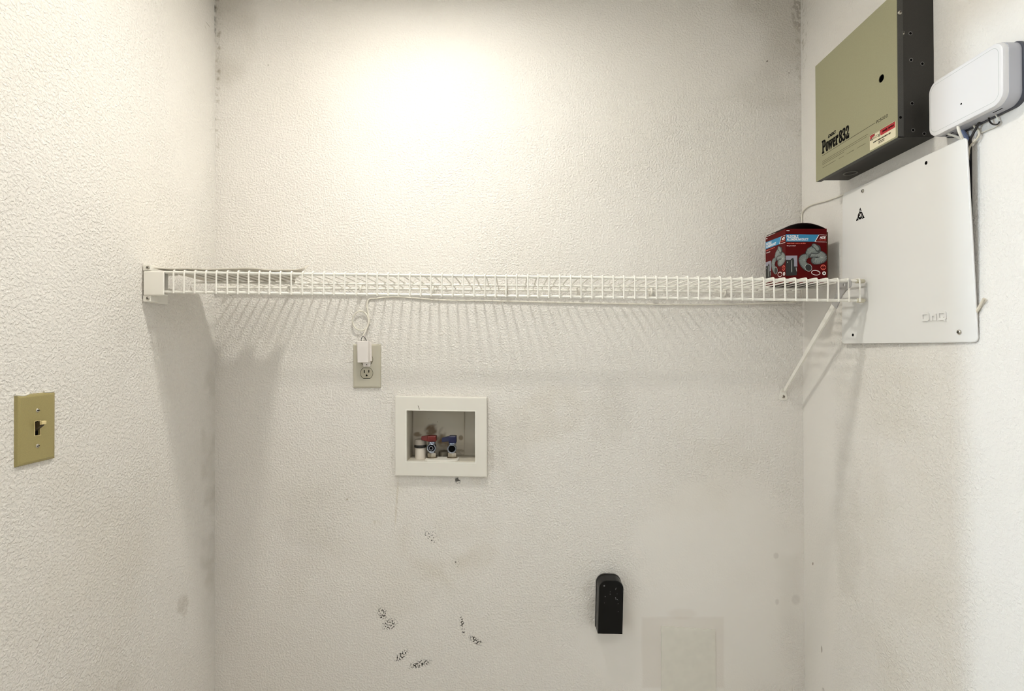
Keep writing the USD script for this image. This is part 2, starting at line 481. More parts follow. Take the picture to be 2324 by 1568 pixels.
# the ceiling bulb that lights the room, and the hall's lamp
lamp = thing("ceiling_light", "small round white ceiling lamp with a glowing lens", "ceiling light", (BULB[0], BULB[1], ZC))
obj("trim_ring", lathe([(BULB_R, -.018), (BULB_R, -.018 - BULB_DEPTH), (BULB_R + .004, -.0195 - BULB_DEPTH), (BULB_R + .018, -.012), (BULB_R + .020, 0), (0, 0), (0, -.004), (BULB_R, -.004), (BULB_R, -.018)], 48), white_plastic, lamp)
obj("lens", lathe([(0, -.019), (BULB_R - .002, -.019), (BULB_R - .0005, -.018), (BULB_R - .0005, -.008), (0, -.008)], 48), emitter("lens_glow", BULB_COLOR, BULB_POWER), lamp, smooth=40)
fill_lamp = thing("added_fill_light", "added fill light panel on the ceiling behind the camera", "ceiling light", (0, -.2, ZC))  # unseen lamp, added as soft fill to even out the room
obj("housing", rbox((-.64, -.17, -.05), (.64, .17, 0), .006), white_plastic, fill_lamp)
obj("diffuser", rbox((-.62, -.15, -.075), (.62, .15, -.045), .012), emitter("added_fill_glow", FILL_COLOR, FILL_POWER), fill_lamp)
hall = thing("hall_light", "cool white globe lamp on the hall ceiling", "ceiling light", (HALL[0], HALL[1], ZC))
obj("holder", lathe([(0, -.26), (.02, -.26), (.012, -.24), (.012, -.02), (.06, -.012), (.06, 0), (0, 0)]), white_plastic, hall)
globe = trimesh.creation.icosphere(subdivisions=4, radius=HALL_R); globe.apply_translation((0, 0, HALL[2] - ZC))
obj("bulb", globe, emitter("hall_glow", HALL_COLOR, HALL_POWER), hall, smooth=True)

# ------------------------------------------------------------------ wire shelf
YF, YK, YM = 1.223, 1.506, 1.398          # front rails, back rail, middle rail


def zf(x):  return 1.5395 - .01555 * (x + .80)
def zb(x):  return 1.5365 - .0110 * (x + .80)
def zm(x):  return zb(x) + (zf(x) - zb(x)) * (YK - YM) / (YK - YF)


LIP, RR, RW = .0452, .0034, .0019
O = np.array([0.0, 1.36, 1.528])
shelf = thing("wire_shelf", "long white coated wire shelf with a front lip fixed along the back wall", "wire shelf", O)
obj("rail", tube(np.array([[-.842, YF, zf(-.842)], [.806, YF, zf(.806)]]) - O, RR, 12), shelf_white, shelf)
obj("rail", tube(np.array([[-.842, YF, zf(-.842) - LIP], [.806, YF, zf(.806) - LIP]]) - O, RR, 12), shelf_white, shelf)
obj("rail", tube(np.array([[-.846, YM, zm(-.846)], [.812, YM, zm(.812)]]) - O, RR * .8, 10), shelf_white, shelf)
obj("rail", tube(np.array([[-.846, YK, zb(-.846)], [.820, YK, zb(.820)]]) - O, RR, 12), shelf_white, shelf)
NW = 65
wire_x = np.linspace(-.7799, .803, NW)
for i, x in enumerate(wire_x):
    x += rng.normal(0, .0006)
    f, b, up = zf(x), zb(x), RR + RW
    q = .0035
    pts = [(x, YK + .003, b + up), (x, YF + .003, f + up), (x, YF - q * .6, f + up - .0006), (x, YF - RR - RW * .8, f + up - q), (x, YF - RR - RW, f - .004), (x + rng.normal(0, .0004), YF - RR - RW, f - LIP - RR)]
    obj("cross_wire", tube(np.array(pts) - O, RW, 8), shelf_white, shelf)
for dz in (0, -LIP):
    z = zf(.806) + dz
    obj("end_cap", lathe([(0, 0), (.0048, 0), (.0052, .002), (.0052, .014), (.0042, .0185), (.002, .0205), (0, .021)], 18, np.array([.797, YF, z]) - O, (1, 0, 0)), cap_cream, shelf, label="cream rubber tip on the rail's end")
for cx in (-.808, -.6354, -.430, -.2237, -.0173, .1905, .397, .606):
    z = zb(cx)
    c = np.array([cx, YB, z]) - O
    hook = [(c[0], c[1] - .004, c[2] - .016), (c[0], c[1] - .010, c[2] - .010), (c[0], c[1] - .019, c[2] - .007), (c[0], c[1] - .0195, c[2] + .002), (c[0], c[1] - .013, c[2] + .0065), (c[0], c[1] - .006, c[2] + .006)]
    clip = cat([rbox((c[0] - .006, c[1] - .004, c[2] - .020), (c[0] + .006, c[1], c[2] + .016), .0015), tube(curve(hook, 14), .0024, 8, 1.7)])
    cl = obj("wall_clip", clip, bracket_white, shelf)
    h, s = screw((0, 0, 0), .0036, .002)
    place(h, "back", (c[0], c[1] - .004, c[2] + .0115)); place(s, "back", (c[0], c[1] - .004, c[2] + .0115))
    obj("screw", cat([h, s]), steel, cl)

# ------------------------------------------------------------------ end bracket on the left wall (x deeper into the room, y up, z off the wall)
br = thing("shelf_end_bracket", "white plastic end bracket holding the shelf's left end to the left wall", "bracket", (XL, 1.2225, 1.471), "left")
obj("wall_plate", rbox((0, 0, 0), (.075, .087, .009), .0022), bracket_white, br)
outer = rbox((-.0068, .0145, .004), (.0105, .0705, .0525), .003)
body = cut(outer, bx((-.0046, .0168, .010), (.0088, .0682, .06)))
obj("socket", body, bracket_white, br)
obj("top_flange", rbox((-.004, .0665, .004), (.05, .0715, .050), .002), bracket_white, br)
for yc, rr in ((.0790, .0058), (.0078, .0058)):
    obj("ear", rbox((-.0045, yc - .0072, .002), (.02, yc + .0072, .0205), .0015), bracket_white, br)
    h, s = screw((0, 0, 0), rr * .75, .003)
    for m in (h, s):
        m.apply_transform(trimesh.transformations.rotation_matrix(-math.pi / 2, [0, 1, 0])); m.apply_translation((-.0045, yc, .0145))
    sc = obj("screw", h, steel, br)
    obj("slot", s, black_hole, sc)

# ------------------------------------------------------------------ diagonal brace at the right end
bo = np.array([.777, 1.515, 1.215])
brace = thing("shelf_brace", "slim white diagonal brace running from the back wall up to the shelf's right end", "bracket", bo)
p0, p1 = np.array([0, -.004, .024]), np.array([0, 1.247 - bo[1], 1.492 - bo[2]])
dv = (p1 - p0) / np.linalg.norm(p1 - p0)
nv = np.array([0, -dv[2], dv[1]]); nv = nv if nv[2] < 0 else -nv        # across the bar, downwards
w0, w1, th = .0036, .0062, .0011


def slab(corners, x0, x1):
    c = np.array(corners)
    return hull(np.vstack([c + [x0, 0, 0], c + [x1, 0, 0]]))


web = slab([p0 - nv * w0, p0 + nv * w0, p1 + nv * w1, p1 - nv * w1], -th, th)
fl = hull(np.vstack([[p + nv * (w + e) + [x, 0, 0] for x in (-th, .004) for e in (0, .0018)] for p, w in ((p0, w0), (p1, w1))]))
obj("bar", cat([web, fl]), shelf_white, brace)
hp = [(1.258, 1.512), (1.2555, 1.495), (1.300, 1.438), (1.273, 1.436), (1.262, 1.462), (1.236, 1.488), (1.2155, 1.496), (1.2105, 1.5015), (1.2095, 1.5085), (1.2125, 1.513)]
hp = [(1.262, 1.5165), (1.262, 1.49), (1.280, 1.466), (1.265, 1.455), (1.243, 1.484), (1.226, 1.4955), (1.2155, 1.4985), (1.2100, 1.5035), (1.2105, 1.5125), (1.216, 1.5165)]
hpoly = Polygon([(-(y - bo[1]), z - bo[2]) for y, z in hp]).buffer(.002).buffer(-.001)
hk = ext(hpoly.difference(Point(-(1.2334 - bo[1]), 1.507 - bo[2]).buffer(.0042)), .0028, .0)
obj("hook_plate", place(hk, "right", (.0014, 0, 0)), hook_shaded, brace, smooth=False, label="hook plate with a round hole, its grey holding painted shade")  # end of the white brace, its shade put into the grey colour
foot = Polygon([(-.0065, .019), (-.0115, -.002), (-.0108, -.0052), (-.004, -.0072), (.004, -.0072), (.0108, -.0052), (.0115, -.002), (.0065, .019)]).buffer(.001)
ft = plate(foot, .0026, .0008)
ft = place(ft, "back", (0, .0035, .004))
obj("foot", cat([ft, hull(np.vstack([[(x, .0012, .018), (x, -.006, .030), (x, -.001, .030), (x, .003, .020)] for x in (-.006, .006)]))]), shelf_white, brace)
h, s = screw((0, 0, 0), .0047, .003)
place(h, "back", (0, .001, .006)); place(s, "back", (0, .001, .006))
sc = obj("screw", h, steel, brace); obj("slot", s, black_hole, sc)

# ------------------------------------------------------------------ paper sheet on the shelf's left end
nx, ny = 60, 26
us, vs = np.linspace(0, 1, nx), np.linspace(0, 1, ny)
top = []
for v in vs:
    for u in us:
        yfr, xr = 1.2215, -.478 + (-.585 + .478) * v
        x = -.828 + (xr + .828) * u
        ybk = 1.428 - .019 * (1 - math.cos((x + .59) / .0745 * 2 * math.pi)) / 2 if x > -.76 else 1.424
        y = yfr + (ybk - yfr) * v
        z = (zf(x) if v < .5 else zf(x)) + (zm(x) - zf(x)) * min((y - YF) / (YM - YF), 1.15) + RR + 2 * RW + .0024
        z += .0035 * math.exp(-((x + .62) / .035) ** 2) * (1 - v) + .006 * max(0, u - .93) / .07 * (1 - v) ** 2 + .0012 * math.sin(x * 40) ** 2 * (1 - v)
        top.append((x, y, z))
top = np.array(top)
F = []
for j in range(ny - 1):
    for i in range(nx - 1):
        a = j * nx + i
        F += [(a, a + 1, a + nx + 1), (a, a + nx + 1, a + nx)]
F = np.array(F); N = len(top)
rim = [j * nx for j in range(ny - 1)]
edge = list(range(nx)) + [j * nx + nx - 1 for j in range(1, ny)] + list(range(ny * nx - 2, (ny - 1) * nx - 1, -1)) + [j * nx for j in range(ny - 2, 0, -1)]
S = []
for a, b in zip(edge, edge[1:] + edge[:1]):
    S += [(a, a + N, b + N), (a, b + N, b)]
sheet = trimesh.Trimesh(np.vstack([top, top - [0, 0, .0022]]), np.vstack([F, F[:, ::-1] + N, np.array(S)]), process=False)
so = np.array([-.67, 1.32, 1.54])
sheet.vertices -= so
sp = thing("paper_sheet", "loose white paper sheet lying flat on the left end of the wire shelf", "paper", so)
obj("sheet", sheet, paper_white, sp, smooth=60)
curl = hull(np.array([(x + t * .3, y + t, z) for t in (0, .0008) for x, y, z in ((-.489, 1.2225, 1.5435), (-.480, 1.2225, 1.5435), (-.4705, 1.226, 1.5555), (-.4752, 1.226, 1.5560))]) - so)
obj("curled_corner", curl, paper_white, sp)

# ------------------------------------------------------------------ carton of duct on the shelf's right end
BW, BD, BH = .1045, .104, .1365
cx0, cy0, cz0 = .6910, 1.333, 1.5245
carton_t = thing("duct_carton", "dark red printed duct carton with a bowed top on the shelf's right end", "box", (cx0, cy0, cz0))
wt = .0016
shell = cut(bx((0, 0, 0), (BW, BD, BH)), bx((wt, wt, wt), (BW - wt, BD - wt, BH + .01)))
carton = obj("carton", shell, carton_red, carton_t, smooth=False)
arch = np.array([[x, BH + .0015 + .0145 * math.sin(math.pi * min(1, max(0, (x + .003) / (BW + .001)))) ** .8] for x in np.linspace(0, BW - .001, 22)])
av = np.vstack([[(x, y, z + dz) for x, z in arch] for y in (.004, BD - .004) for dz in (-.0014, 0)])
k = len(arch); F = []
for a, b in ((0, 1), (1, 3), (3, 2), (2, 0)):
    for i in range(k - 1):
        F += [(a * k + i, a * k + i + 1, b * k + i + 1), (a * k + i, b * k + i + 1, b * k + i)]
F += [(0, k, 3 * k), (0, 3 * k, 2 * k), (k - 1, 4 * k - 1, 2 * k - 1), (k - 1, 3 * k - 1, 4 * k - 1)]
lid = trimesh.Trimesh(av, F, process=False); trimesh.repair.fix_normals(lid)
obj("bowed_lid", lid, carton_dark, carton_t, smooth=60, label="dark bowed top flap")
obj("shaded_bottom", bx((.0005, .0005, -.0012), (BW - .0005, BD - .0005, -.0001)), carton_dark, carton_t, smooth=False, label="bottom with its shade put into a dark colour")  # the underside's shade, put into the colour of this dark sheet
obj("side_flap", bx((BW + .0012, .002, .002), (BW + .0042, BD - .01, BH - .008)), carton_brown, carton_t, smooth=False, label="brown kraft side flap")


def P(px, py):                       # the printed face, drawn in units of its own (605 wide, 803 high, y down)
    return (px / 605 * BW, BH - py / 803 * BH)


def poly(*pts):
    return Polygon([P(*p) for p in pts])


def dot(px, py, r):
    return Point(*P(px, py)).buffer(r / 605 * BW, quad_segs=8)


def stroke(pts, w):
    pts = curve(np.array([P(*p) for p in pts]), 40)
    return LineString(pts), w / 605 * BW


def text(t, x, y, w, h, **k):        # x, y: upper left corner
    a = P(x, y + h)
    return letters(t, a[0], a[1], w / 605 * BW, h / 803 * BH, **k)


band = poly((0, 78), (492, 88), (440, 192), (0, 190))
white_print = union_all([text("FLEXIBLE", 20, 96, 170, 36, bold=4), text("ALUMINUM DUCT", 20, 138, 316, 38, bold=4), text("Easy to install", 20, 244, 128, 20, bold=2),
                         text("ACE", 496, 112, 88, 38, bold=7, shear=.22), poly((484, 92), (496, 92), (437, 192), (425, 192)), poly((495, 86), (603, 94), (603, 99), (495, 91)), poly((432, 188), (603, 197), (603, 204), (432, 194)),
                         poly((15, 20), (60, 22), (60, 34), (15, 32))])
coral_print = union_all([dashes(P(20, 0)[0], P(295, 0)[0], P(0, 222)[1], .0024, 3), dashes(P(462, 0)[0], P(590, 0)[0], P(0, 172)[1], .0022, 4)])
lower = [(300, 520), (370, 480), (455, 462), (545, 420), (570, 440), (560, 470), (490, 490), (400, 470), (320, 430), (250, 430), (225, 480), (290, 560), (330, 600)]
tubes = [([(420, 470), (520, 465), (560, 430), (530, 390), (440, 372), (360, 380)], 92), ([(330, 375), (400, 330), (470, 320), (470, 290), (400, 292), (345, 325)], 70), ([(412, 250), (445, 270), (470, 310)], 52), ([(300, 425), (240, 460), (258, 520), (312, 575)], 96)]
pieces = [("title_band", band, print_blue, 1), ("lettering", white_print, print_white, 2), ("small_lettering", coral_print, print_coral, 2),
          ("dryer_picture", poly((2, 398), (170, 398), (170, 560), (2, 560)), print_lilac, 1), ("dryer_picture", union_all([poly((2, 460), (70, 462), (90, 440), (112, 430), (124, 470), (122, 640), (90, 660), (2, 690)), poly((2, 560), (170, 560), (160, 690), (2, 700))]), print_dark, 2),
          ("dryer_picture", union_all([poly((84, 470), (92, 466), (96, 630), (84, 650)), poly((148, 575), (158, 575), (164, 630), (156, 632)), poly((22, 488), (32, 488), (32, 506), (22, 506))]), print_light, 3)]
for n_, (pts, w) in enumerate(tubes):
    ln, ww = stroke(pts, w)
    base = ln.buffer(ww / 2, cap_style=2 if n_ == 3 else 1)
    ribs, L = [], ln.length
    for d in np.arange(.0008, L, .0019):
        a, b = np.array(ln.interpolate(max(0, d - 1e-4)).coords[0]), np.array(ln.interpolate(min(L, d + 1e-4)).coords[0])
        t = (b - a) / max(np.linalg.norm(b - a), 1e-9); q = np.array([-t[1], t[0]]); m = (a + b) / 2
        ribs.append(LineString([m + q * ww * .47, m + t * .0012, m - q * ww * .47]).buffer(.00025))
    inner_ = ln.buffer(ww * .36)
    pieces += [("duct_picture", base.buffer(.0013), print_dark, 1 + 4 * n_), ("duct_picture", base, print_shade, 2 + 4 * n_), ("duct_picture", affinity.translate(inner_, -ww * .05, ww * .07), print_grey, 3 + 4 * n_), ("duct_picture", union_all(ribs).intersection(base), print_light if n_ % 2 == 0 else print_shine, 4 + 4 * n_)]
mouth = affinity.rotate(affinity.scale(dot(330, 578, 44), 1, 1.15), 25)
ring = affinity.rotate(affinity.scale(dot(438, 655, 66), 1, .55), -8)
pieces += [("duct_picture", mouth.buffer(.0012), print_light, 18), ("duct_picture", mouth, print_dark, 19), ("clamp_picture", ring.difference(ring.buffer(-.0013)).union(affinity.translate(ring, .0006, .0008).difference(affinity.translate(ring, .0006, .0008).buffer(-.0005))), print_white, 2),
           ("round_badge", dot(550, 574, 40), print_coral, 2), ("round_badge", union_all([dot(550, 574, 27).difference(dot(550, 574, 17)), poly((505, 566), (595, 566), (595, 582), (505, 582))]).intersection(dot(550, 574, 34)), carton_red, 3), ("round_badge", dot(562, 662, 28), print_white, 2), ("round_badge", poly((546, 672), (562, 646), (578, 672)), print_dark, 3)]
face_box = sbox(.0005, .0005, BW - .0005, BH - .0005)
for face in (0, 1):
    for nm, gm, mt, layer in pieces:
        gm = gm.intersection(face_box)
        m = ext(gm, .00008, .00006 * layer)
        if face == 0:
            place(m, "back", (0, 0, 0))
        else:
            m.apply_scale([BD / BW, 1, 1]); place(m, "right", (0, BD, 0))
        obj(nm, m, mt, carton, smooth=False)

# ------------------------------------------------------------------ light switch on the left wall
sw = thing("light_switch", "olive tan toggle switch plate with two screws on the left wall", "light switch", (XL, .9445, 1.221 - .062), "left")
pw, ph = .0385, .124
pl = cut(plate(rrect(-pw, 0, pw, ph, .002, 3), .0062, .0058), bx((-.0052, ph / 2 - .0125, -.01), (.0052, ph / 2 + .0125, .02)))
obj("wall_plate", pl, almond, sw, smooth=20)
fr = sbox(-.0062, ph / 2 - .0135, .0062, ph / 2 + .0135).difference(sbox(-.0052, ph / 2 - .0125, .0052, ph / 2 + .0125))
obj("slot_rim", ext(fr, .0003, .0061), almond_light, sw, smooth=False, label="pale rim round the toggle slot")
obj("slot", bx((-.0053, ph / 2 - .0126, .0005), (.0053, ph / 2 + .0126, .0018)), ink, sw, smooth=False)
tg = hull([(x, ph / 2 + y, z) for x in (-.0042, .0042) for y, z in ((-.006, .0012), (.0095, .0012), (.0045, .014), (.0125, .0165), (.0122, .010))])
tgl = obj("toggle", tg, almond_dark, sw, smooth=False, label="brown toggle lever, up")
obj("tip", hull([(x, ph / 2 + y, z) for x in (-.0044, .0044) for y, z in ((.0062, .0140), (.0128, .0160), (.0128, .0135), (.0070, .0176), (.0122, .0180))]), almond_light, tgl, smooth=False, label="cream tip")  # tip in a paler colour than the lever
for yy in (.0310, .0930):
    h, s = screw((0, ph / 2 + (yy - .062) * 1.02, .0056), .0036, .0022)
    sc = obj("screw", h, steel, sw); obj("slot", bx((-.0026, ph / 2 + (yy - .062) * 1.02 - .0005, .0070), (.0026, ph / 2 + (yy - .062) * 1.02 + .0005, .0080)), ink, sc, smooth=False)
for pts_, r_ in (([(-.038, ph + .001, .001), (-.030, ph - .0012, .003), (-.016, ph - .0002, .002), (-.012, ph + .002, .001)], .0022), ([(.018, ph + .001, .0012), (.027, ph + .0004, .003), (.038, ph + .001, .001)], .0020)):
    obj("paint_drip", tube(curve(pts_, 12), r_, 8), mat_patch, sw, label="wall paint smeared over the plate's top edge")

# ------------------------------------------------------------------ wall outlet and the adapter plugged into it (back wall)
oc = ((-.4557 - .3761) / 2, YB, 1.2493)
ow, oh = .0398, .1252
out = thing("wall_outlet", "ivory electrical outlet with one free socket, above the washer box", "outlet", oc, "back")


def receptacle(yc):
    r = Point(0, yc).buffer(.0172, quad_segs=12).intersection(sbox(-.0172, yc - .0142, .0172, yc + .0142))
    return r


ylo, yhi = .0425, .0815
holes = [ext(receptacle(y).buffer(.0012), .03, -.01) for y in (ylo, yhi)]
obj("face_plate", cut(plate(rrect(-ow, 0, ow, oh, .0015, 3), .0068, .0055), *holes), ivory, out, smooth=20)
for y in (ylo, yhi):
    rec = obj("receptacle", ext(receptacle(y), .0065, .0), ivory_face, out, smooth=False)
    obj("gap", ext(receptacle(y).buffer(.0012), .003, .0), ink, rec, smooth=False, label="dark gap round the receptacle")
    sl = union_all([sbox(-.0078, y + .0005, -.0054, y + .0090), sbox(.0052, y + .0015, .0074, y + .0090), Point(0, y - .0065).buffer(.0026)])
    obj("slots", ext(sl, .0002, .0065), ink, rec, smooth=False, label="dark blade slots and ground hole")
h, s = screw((0, .062, .0066), .003, .0014)
obj("screw", h, ivory, out)

ad = thing("power_adapter", "small white plug-in power adapter in the outlet with a thin looped white cord", "power adapter", (-.426, YB, 1.3225), "back", turn=1.5)
obj("body", rbox((-.0088, -.0005, .0085), (.0223, .0605, .033), .0024, True), adapter_white, ad)
obj("back_plate", rbox((-.006, .0025, .0066), (.0262, .0575, .011), .0015), adapter_white, ad)
tab = Polygon([(.001, -.0005), (.0215, -.0005), (.0198, -.0115), (.0028, -.0115)]).buffer(.001)
tb = obj("tab", ext(tab, .004, .0068), adapter_white, ad, smooth=False, label="white tab below the adapter")
obj("hole", ext(Point(.0115, -.0062).buffer(.0011).union(sbox(.0104, -.0082, .0126, -.0062)), .0002, .0108), ink, tb, smooth=False)
# cord, in the adapter's own axes: from the split above the body, round the loop, up and along the wall to the corner and up to the enclosure
ao = np.array([-.426, YB, 1.3225])


def wl(x, z, off=.004):
    d = np.array([x - ao[0], z - ao[2]]); t = math.radians(1.5)
    return (math.cos(t) * d[0] + math.sin(t) * d[1], -math.sin(t) * d[0] + math.cos(t) * d[1], off)


def Q(px, py, off):                  # a spot of the loop, drawn in units of 1/6.82 of 1/790 m from the outlet's upper left corner
    k = 1 - off / 1.519              # nearer than the wall by off
    return wl((-.4842 + px / 6.82 / 789) * k, 1.36 + (.1553 - py / 6.82 / 789) * k, off)


loop = [Q(305, 628, .014), Q(325, 585, .012), Q(365, 495, .009), Q(390, 405, .008), Q(372, 325, .008), Q(330, 268, .008), Q(255, 245, .009), Q(180, 285, .010), Q(142, 365, .011), Q(150, 440, .011), Q(205, 520, .010), Q(270, 545, .007), Q(335, 525, .005),
        Q(385, 460, .004), Q(398, 385, .0035), Q(386, 300, .0035), Q(368, 180, .0035), Q(372, 105, .0035), Q(400, 62, .0035), Q(450, 50, .0035), Q(520, 48, .0035)]
obj("cord", tube(curve(loop, 170), .0021, 8, 1.0), cord_white, ad)
along = [Q(520, 48, .0035), wl(-.3811, 1.507, .0035), wl(-.24, 1.503, .0035), wl(-.1032, 1.499, .0035), wl(.0484, 1.4950, .0035), wl(.2757, 1.4895, .0035), wl(.4273, 1.4865, .0035), wl(.60, 1.4862, .0035), wl(.70, 1.4880, .0035), wl(.785, 1.4905, .004), wl(.822, 1.4985, .006), wl(.8295, 1.53, .008), wl(.8310, 1.60, .007), wl(.8315, 1.70, .006), wl(.8318, 1.735, .0055)]
obj("cord", tube(curve(along, 220), .0020, 8), cord_white, ad)
corner = [wl(.8318, 1.735, .0055), wl(.8320, 1.7475, .0085), wl(.8320, 1.754, .022), wl(.8322, 1.757, .05), wl(.8322, 1.752, .10), wl(.8322, 1.747, .15), wl(.8322, 1.7435, .20), wl(.8315, 1.741, .215), wl(.8315, 1.7405, .26), wl(.8315, 1.7400, .34), wl(.8315, 1.7400, .42), wl(.8315, 1.738, .50)]
obj("cord", tube(curve(corner, 120), .0020, 8), cord_white, ad)
sp0 = Q(305, 628, .014)
for a_, b_ in ((Q(280, 665, .018), Q(275, 706, .022)), (Q(330, 660, .018), Q(356, 702, .022))):
    obj("lead", tube(curve([sp0, a_, b_], 14), .0009, 6), cord_black, ad, label="thin dark lead")

# ------------------------------------------------------------------ washer outlet box (back wall; origin at the frame's lower middle)
wo = np.array([-.2030, YB, .9975])
wb = thing("washer_outlet_box", "cream recessed washer outlet box with two valves and a drain pipe in the back wall", "outlet box", wo, "back")
fw, fh = .1312, .2268
orr = sbox(-.0975, .0415, .0972, .1865)
fr = plate(rrect(-fw, 0, fw, fh, .0025, 3), .0135, .003)
fr = cut(fr, ext(orr, .1, -.05))
tilt = np.eye(4); tilt[1, 0] = -.0195
fr.apply_transform(tilt)
frame_p = obj("frame", fr, box_cream, wb, smooth=20)
lipg = orr.buffer(.003, join_style=2).difference(orr)
lp = ext(lipg, .0008, .0132); lp.apply_transform(tilt)
obj("inner_rim", lp, shelf_white, frame_p, smooth=False, label="lighter raised rim round the opening")
crk = ext(Polygon([(-.0655, .2015), (-.0645, .2015), (-.0595, .1875), (-.0615, .1875)]), .0002, .0134); crk.apply_transform(tilt)
obj("crack", crk, ink_soft, frame_p, smooth=False, label="small dark crack above the opening")
for row in ((-.020, .018, .2105, .2050, 11), (-.080, -.036, .0225, .0150, 13), (.024, .066, .0225, .0150, 15)):
    e_ = ext(union_all([dashes(row[0] + .004, row[1] - .004, row[2], .0022, row[4]), dashes(row[0], row[1], row[3], .0022, row[4] + 1)]), .0003, .0134); e_.apply_transform(tilt)
    obj("embossed_lines", e_, box_cream, frame_p, smooth=False, kind="stuff")
D = .082                              # depth of the recess
x0, x1, y0, y1 = WB[0] - wo[0] + .001, WB[1] - wo[0] - .001, WB[2] - wo[2] + .001, WB[3] - wo[2] - .001
inside = cut(bx((x0, y0, -D - .002), (x1, y1, .004)), bx((x0 + .0018, y0 + .0018, -D), (x1 - .0018, y1 - .0018, .02)))
bxm = M("outlet_box_inside", (206, 200, 186), .5)
liner = obj("liner", inside, bxm, wb, smooth=False)
rust = [((98, 70, 40), .8, "disc", -.243, 1.115, .030, .022, 30, 34, .30), ((98, 74, 44), .75, "disc", -.213, 1.10, .018, .034, -20, 30, .30), ((110, 84, 52), .7, "disc", -.198, 1.078, .034, .020, 0, 40, .30), ((110, 84, 52), .65, "disc", -.285, 1.103, .018, .010, 0, 50, .34),
        ((116, 92, 60), .6, "disc", -.155, 1.092, .009, .010, 0, 40, .3), ((96, 90, 76), .8, "disc", -.2255, 1.1405, .0016, .0014, 0, 0, 0), ((96, 90, 76), .7, "disc", -.252, 1.150, .0012, .001, 0, 0, 0), ((96, 90, 76), .7, "disc", -.135, 1.052, .0016, .0012, 0, 0, 0), ((110, 86, 56), .45, "disc", -.16, 1.05, .04, .01, 0, 60, .4)]
mat_rust = paint("outlet_box_back", "x", lin((206, 200, 186)), rust, (), bump=.05)
obj("back_panel", hull([(x, y, z) for x, y in ((x0 + .004, y0 + .004), (.058, y0 + .004), (.058, y1 - .010), (x0 + .004, y1 - .010)) for z in (-D, -D + .004)] ), mat_rust, wb, smooth=False, label="rust-stained back panel")
fp = plate(rrect(-.049, -.030, .048, .020, .016, 6), .0045, .002)
fp.apply_transform(trimesh.transformations.rotation_matrix(-math.pi / 2, [1, 0, 0])); fp.apply_translation((0, y0 + .0018, -.022))
fp_ = obj("floor_plate", fp, box_cream, wb, label="cream rounded base plate under the valves")
yfl = y0 + .0018
# standpipe with its ring and cap
px_, pz_ = -.0668, -.036
obj("drain_pipe", cyl((px_, yfl, pz_), (px_, .0745, pz_), .0158, 28), pipe_white, wb, label="white drain pipe")
obj("ring", lathe([(0, 0), (.0172, 0), (.0182, .002), (.0182, .0065), (.0172, .0085), (0, .0085)], 28, (px_, .0745, pz_), (0, 1, 0)), rubber, wb, label="black rubber ring on the pipe")
obj("pipe_cap", lathe([(0, 0), (.0172, 0), (.0172, .009), (.0165, .0135), (.013, .015), (0, .015)], 28, (px_, .083, pz_), (0, 1, 0)), pipe_grey, wb, label="grey cap on the drain pipe")
obj("drain_plug", lathe([(0, 0), (.017, 0), (.017, .015), (.016, .017), (0, .017)], 24, (.001, yfl, -.060), (0, 1, 0)), M("plug_grey", (120, 114, 100), .6), wb, label="grey plug behind the valves")


def valve(xc, yc, handle, lever, mat, nm):
    zc = -.026
    fl = lathe([(0, 0), (.0155, 0), (.0155, .002), (.012, .0035), (0, .0035)], 24, (xc, yfl + .004, zc), (0, 1, 0))
    nut = lathe([(0, 0), (.0125, 0), (.0135, .0015), (.0135, .0105), (.0125, .012), (0, .012)], 6, (xc, yfl + .0075, zc), (0, 1, 0))
    stem = cyl((xc, yfl + .018, zc), (xc, yc + .014, zc), .0088, 20)
    hub = lathe([(0, 0), (.0105, 0), (.0110, .002), (.0105, .006), (0, .006)], 20, (xc, yc + .010, zc), (0, 1, 0))
    barrel = lathe([(.0095, .022), (.0095, .004), (.0092, .002), (.0112, 0), (.0128, .0015), (.0133, .004), (.0125, .006), (.0133, .0075), (.0125, .0095), (.0133, .011), (.0118, .014), (.0118, .028), (0, .030), (0, .022), (.0095, .022)][::-1], 28, (xc, yc, zc + .019), (0, 0, -1))
    v = obj("valve", cat([stem, hub, barrel]), chrome, wb, label=nm)
    obj("nut", cat([fl, nut]), brushed, v)
    obj("bore", cyl((xc, yc, zc - .004), (xc, yc, zc + .0165), .00945, 20), black_hole, v, smooth=20)
    if nm.startswith("chrome valve with the red"):
        obj("core", lathe([(.0045, 0), (.0062, 0), (.0062, .0012), (.0045, .0012), (.0045, 0)], 20, (xc, yc, zc + .0165), (0, 0, 1)), chrome, v)
    hd = obj("handle", handle, mat, v, label=lever)


hx, hy = -.0312, .0765
redh = cat([rbox((hx - .012, hy + .0175, -.038), (hx + .0135, hy + .0345, -.012), .003, True), hull(np.vstack([rbox((hx - .030, hy + .0215, -.030), (hx - .024, hy + .0325, -.016), .002).vertices, rbox((hx - .014, hy + .0185, -.033), (hx - .004, hy + .0345, -.014), .002).vertices]))])
valve(hx, hy, redh, "worn red valve handle", red_handle, "chrome valve with the red handle")
hx, hy = .028, .0740
bluh = cat([rbox((hx - .0095, hy + .0155, -.038), (hx + .0125, hy + .0365, -.012), .003, True), hull(np.vstack([rbox((hx - .030, hy + .018, -.031), (hx - .024, hy + .031, -.017), .002).vertices, rbox((hx - .010, hy + .021, -.033), (hx - .004, hy + .0345, -.014), .002).vertices]))])
valve(hx, hy, bluh, "dark blue valve handle", blue_handle, "chrome valve with the blue handle")

